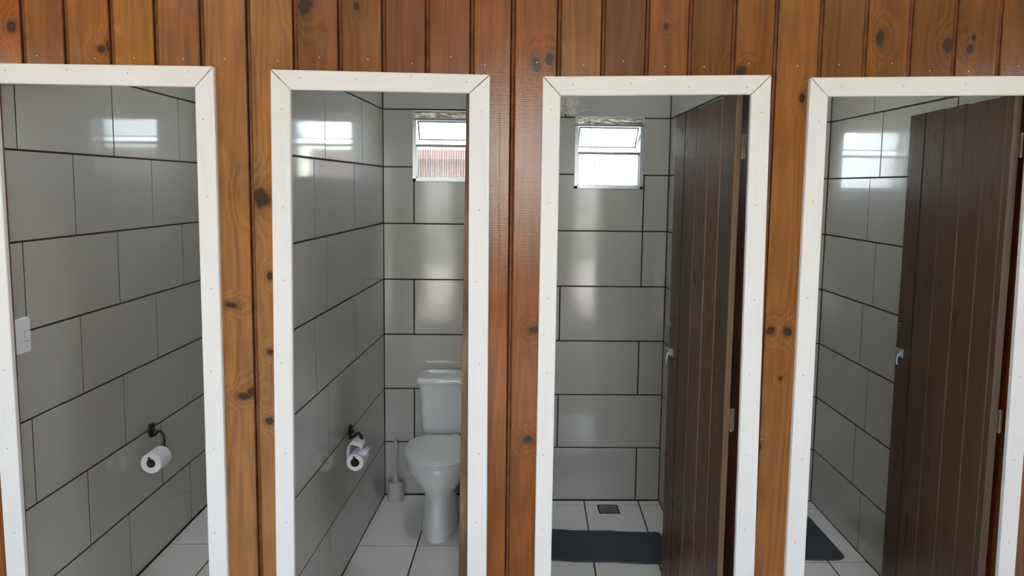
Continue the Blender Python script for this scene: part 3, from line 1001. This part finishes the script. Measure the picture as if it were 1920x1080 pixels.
# toilet brush
bx, by = -0.608, 4.028
br = empty('toilet_brush', (bx, by, tz), 'white toilet brush in its holder in the corner beside the toilet', 'toilet brush')
def circ(r, z, n=24, cx=bx, cy=by): return [(cx+r*math.cos(2*PI*k/n), cy+r*math.sin(2*PI*k/n), z) for k in range(n)]
G().loft([circ(.047, tz), circ(.048, tz+.006), circ(.046, tz+.03), circ(.040, tz+.095), circ(.040, tz+.104), circ(.036, tz+.106), circ(.034, tz+.06)]).build('holder', MAT['brush_plastic'], br, smooth=True)
G().loft([circ(.022, tz+.065), circ(.024, tz+.09), circ(.012, tz+.125), circ(.006, tz+.15), circ(.0055, tz+.25), circ(.009, tz+.27), circ(.011, tz+.31), circ(.008, tz+.33)]).build('brush_handle', MAT['brush_plastic'], br, smooth=True)

# ------------------------------------------------------------------ paper holders and rolls
def paper(f, n, y_roll, z_roll, dist, y_br, z_br, lab_h, lab_r, torn):
    s = (f(D)-f(Y0))/(D-Y0)
    u = Vector((s, 1, 0)).normalized()
    nn = Vector((1, -s, 0)).normalized()
    base = Vector((f(y_br), y_br, z_br))
    def P(dy, d, dz): return base+u*dy+nn*d+Vector((0, 0, dz))
    ho = empty('paper_holder', base, lab_h, 'paper holder', 'black iron paper holders on the tiled walls')
    g = G()
    for dy, dz in ((-.016, .0), (.014, .016), (.016, -.006), (-.004, -.022), (-.006, .018)):
        c = P(dy, .006, dz)
        g.ball(c, .008, .013, .013, 10, 6)
    g.ball(P(0, .012, 0), .013, .010, .010, 10, 6)
    g.build('rosette', MAT['iron'], ho, smooth=True)
    ry, rz = y_roll-y_br, z_roll-z_br
    g = G()
    yb_ = min(ry+.135, -.012)
    path = [P(-.004, .010, -.026), P(-.003, .022, -.022), P(-.006, .040, -.004), P(yb_-.002, dist*.82, .000), P(yb_-.006, dist, -.022), P(yb_-.008, dist, rz*.6), P(yb_-.012, dist, rz+.004), P(ry+.105, dist, rz+.013), P(ry+.0, dist, rz+.013),
            P(ry-.010, dist, rz+.014), P(ry-.014, dist, rz+.022), P(ry-.014, dist, rz+.032)]
    g.tube(bez(path, 6), [0.0060]*43+[0.0050]*24, 8)
    g.build('arm', MAT['iron'], ho, smooth=True)
    # the roll
    rc = base+u*(ry)+nn*dist+Vector((0, 0, rz))
    ro = empty('toilet_roll', rc-Vector((0, 0, .047)), lab_r, 'toilet roll')
    up_ = Vector((0, 0, 1))
    def ring(r, t): return [rc+u*t+nn*r*math.cos(2*PI*k/36)+up_*r*math.sin(2*PI*k/36) for k in range(36)]
    R = .037 if torn else .0445
    LEN = .10
    g = G()
    g.loft([ring(.0195, 0.0), ring(R-.002, 0), ring(R, .002), ring(R, LEN-.002), ring(R-.002, LEN), ring(.0195, LEN)], cap0=False, cap1=False)
    g.build('paper', MAT['paper'], ro, smooth=True)
    G().loft([ring(.0195, .0005), ring(.0195, LEN-.0005), ring(.0180, LEN-.0005), ring(.0180, .0005), ring(.0195, .0005)], cap0=False, cap1=False).build('cardboard_core', MAT['card'], ro, smooth=True)
    if torn:
        g = G()
        prof = [(-.0455, .000), (-.045, .030), (-.042, .070), (-.032, .096), (-.008, .094), (.018, .088), (.032, .068), (.022, .052), (.046, .040), (.060, .047)]
        pts = bez([(0, a*.81, b*.81) for a, b in prof], 4)
        ra, rb = [], []
        for i, p in enumerate(pts):
            w = .003*math.sin(i*1.3)
            ra.append(rc+u*(.004+w)+nn*p.y+up_*p.z)
            rb.append(rc+u*(LEN-.004+w)+nn*(p.y+.004*math.sin(i*.7))+up_*(p.z+w))
        g.add(ra+rb, [(i, i+1, len(ra)+i+1, len(ra)+i) for i in range(len(ra)-1)])
        o = g.build('loose_sheet', MAT['paper'], ro, smooth=True)
        so = o.modifiers.new('thickness', 'SOLIDIFY')
        so.thickness = 0.0012
paper(f1L, 1, 3.212, 0.510, 0.075, 3.37, 0.606, 'black iron paper holder on the wall of the leftmost cubicle', 'white toilet roll on the black holder in the leftmost cubicle', False)
paper(f2L, 2, 3.193, 0.524, 0.066, 3.352, 0.608, 'black iron paper holder on the wall beside the toilet', 'white toilet roll with crumpled loose sheet on the holder beside the toilet', True)

# ------------------------------------------------------------------ light switch
sy, sz = 2.5285, 1.200
sx = f1L(sy)
sw = empty('light_switch', (sx, sy, sz-.06), 'white plastic light switch at the left edge of the first doorway', 'switch')
def sring(d, hy, hz, r=.008, n=5, cy=sy, cz=sz):
    out = []
    for (a, b, a0) in ((1, 1, 0), (-1, 1, PI/2), (-1, -1, PI), (1, -1, 3*PI/2)):
        for k in range(n+1):
            t = a0+PI/2*k/n
            out.append((f1L(sy)+d, cy+a*(hy-r)+r*math.cos(t), cz+b*(hz-r)+r*math.sin(t)))
    return out
G().loft([sring(0.0, .038, .059), sring(.006, .038, .059), sring(.010, .034, .055), sring(.010, .031, .052)]).build('switch_plate', MAT['plastic'], sw, smooth=True)
G().loft([sring(.0102, .0135, .0185, .002, cy=sy+.015, cz=sz-.003), sring(.0104, .0135, .0185, .002, cy=sy+.015, cz=sz-.003)]).build('rocker_gap', MAT['nail'], sw)
G().loft([sring(.009, .012, .017, .002, cy=sy+.015, cz=sz-.003), sring(.0125, .011, .016, .002, cy=sy+.015, cz=sz-.003)]).build('rocker', MAT['plastic'], sw)

# ------------------------------------------------------------------ floor drain, mats
z3 = FLOOR[3]
dr = empty('floor_drain', (0.548, 3.985, z3), 'small square metal floor drain set in the shower floor by the back wall', 'drain')
def sq(h, z, cx=0.548, cy=3.985): return [(cx-h, cy-h, z), (cx+h, cy-h, z), (cx+h, cy+h, z), (cx-h, cy+h, z)]
g = G()
g.loft([sq(.056, z3-.003), sq(.056, z3+.0016), sq(.048, z3+.0016), sq(.048, z3-.002)], cap0=False, cap1=False)
g.build('drain_frame', MAT['black'], dr)
G().loft([sq(.047, z3-.002), sq(.047, z3+.0012)]).build('grate_plate', MAT['drain'], dr)
g = G()
for r in (.012, .022, .032, .042):
    pts = [(0.548+r*math.cos(2*PI*k/24), 3.985+r*math.sin(2*PI*k/24), z3+.0012) for k in range(25)]
    g.tube(pts, 0.0016, 5)
for k in range(8):
    a = 2*PI*k/8
    g.tube([(0.548+.006*math.cos(a), 3.985+.006*math.sin(a), z3+.0012), (0.548+.044*math.cos(a), 3.985+.044*math.sin(a), z3+.0012)], 0.0012, 5)
g.build('grate_ring', MAT['nail'], dr)

def floor_mat(name, label, cx, cy, hx, hy, rot, z, r):
    g = G()
    def ring(ins, zz, wav=0.0):
        out = []
        n = 8
        for (a, b, a0) in ((1, 1, 0), (-1, 1, PI/2), (-1, -1, PI), (1, -1, 3*PI/2)):
            for k in range(n+1):
                t = a0+PI/2*k/n
                x = a*(hx-r)+(r-ins)*math.cos(t)
                y = b*(hy-r)+(r-ins)*math.sin(t)
                out.append((x, y))
        # subdivide the long sides for a slightly wavy edge
        full = []
        for i, p in enumerate(out):
            q = out[(i+1) % len(out)]
            m = 12 if math.hypot(q[0]-p[0], q[1]-p[1]) > .1 else 1
            for k in range(m):
                t = k/m
                x, y = p[0]+(q[0]-p[0])*t, p[1]+(q[1]-p[1])*t
                y += wav*math.sin(x*23+1)+wav*.5*math.sin(x*51)
                full.append((cx+x*math.cos(rot)-y*math.sin(rot), cy+x*math.sin(rot)+y*math.cos(rot), zz))
        return full
    w = .0035
    g.loft([ring(0, z+.0005, w), ring(0, z+.006, w), ring(.004, z+.009, w), ring(.012, z+.008, w)])
    return tag(g.build(name, MAT['mat'], smooth=True, origin=(cx, cy, z)), label, 'mat', 'charcoal floor mats')
floor_mat('floor_mat', 'charcoal floor mat lying across the shower cubicle floor below the drain', 0.455, 3.551, .305, .160, -0.062, z3, .03)
floor_mat('floor_mat', 'charcoal floor mat at the foot of the rightmost cubicle, rounded corner showing', 1.30, 3.66, .30, .245, -0.02, FLOOR[4], .045)

# ------------------------------------------------------------------ cobwebs in the shower cubicle
g = G()
yy = D-.035
def strand(pts, r): g.tube(bez(pts, 4), r, 5)
a, b = Vector((.318, yy, 2.083)), Vector((.406, yy+.02, 2.118))
prev = a
pts = [a+(b-a)*(k/16)+Vector((random.uniform(-.003, .003), 0, random.uniform(-.003, .003))) for k in range(17)]
strand(pts, 0.0016)
for k in range(9):
    p = pts[1+int(k*1.7)]
    g.ball(p, .003, .003, .0025, 6, 4)
    strand([p, p+Vector((random.uniform(-.012, .016), 0, random.uniform(-.022, .004)))], 0.0007)
for k in range(7):
    p = Vector((.272+random.uniform(0, .025), yy, 2.125+random.uniform(0, .03)))
    strand([p, p+Vector((random.uniform(.01, .035), .004, random.uniform(-.006, .03)))], 0.0011)
strand([(.275, yy, 2.09), (.268, yy, 2.04), (.262, D-.01, 1.99)], 0.0008)
strand([(.318, yy, 2.083), (.29, yy, 2.12), (.262, D-.03, 2.19)], 0.0008)
web = tag(g.build('cobweb', MAT['strand'], origin=(.318, yy, 2.083)), 'dusty cobweb hanging in the top corner above the shower window', 'cobweb')
g = G()
film = [(.22, 2.25), (.345, 2.25), (.352, 2.15), (.340, 2.10), (.318, 2.084), (.28, 2.088), (.262, 2.11), (.22, 2.15)]
cm = (.29, 2.165)
for i in range(len(film)):
    p, q = film[i], film[(i+1) % len(film)]
    for (m0, m1) in ((0, .5), (.5, 1)):
        def L(pt, t): return (cm[0]+(pt[0]-cm[0])*t, yy+.01+.012*math.sin(pt[0]*40)*t, cm[1]+(pt[1]-cm[1])*t)
        if m0 == 0: g.add([L(p, 0), L(p, m1), L(q, m1)], [(0, 1, 2)])
        else: g.add([L(p, m0), L(p, m1), L(q, m1), L(q, m0)], [(0, 1, 2, 3)])
g.build('web_film', MAT['web'], web)

# ------------------------------------------------------------------ outside
nb = empty('neighbour_wall', (-2.4, 5.9, -0.12), 'low reddish wall with a coping, seen through the window above the toilet', 'wall')
G().box(-7, 0.44, 5.9, 6.2, -0.12, 1.890).build('wall_face', MAT['pink'], nb)
G().box(-7, 0.46, 5.86, 6.24, 1.890, 1.908).build('coping', MAT['pink_dark'], nb)
G().box(-7, 0.44, 5.92, 6.2, 1.908, 1.98).build('upper_course', MAT['pink'], nb)
tag(G().box(0.42, 8.0, 8.5, 8.8, -0.12, 2.12).build('garden_wall', MAT['cream'], origin=(4, 8.6, -0.12)), 'pale green rendered wall outside the shower window', 'wall')
# shrubs on the far side of the yard behind the photographer
g = G()
rr = random.Random(3)
for i in range(2600):
    x = rr.uniform(-9, 9)
    h = 1.5+0.5*math.sin(x*1.7)+0.3*math.sin(x*4.1)
    z = -0.1+rr.random()*h
    y = -11+rr.uniform(-.6, .6)
    d = Vector((rr.uniform(-1, 1), rr.uniform(-1, 1), rr.uniform(-.4, 1))).normalized()*0.16
    e = d.cross(Vector((0, 0, 1))).normalized()*0.08
    c = Vector((x, y, z))
    g.add([c-d, c+e, c+d, c-e], [(0, 1, 2, 3)])
tag(g.build('hedge', MAT['leaf'], origin=(0, -11, -0.12)), 'green garden hedge across the yard behind the photographer', 'hedge', kind='stuff')
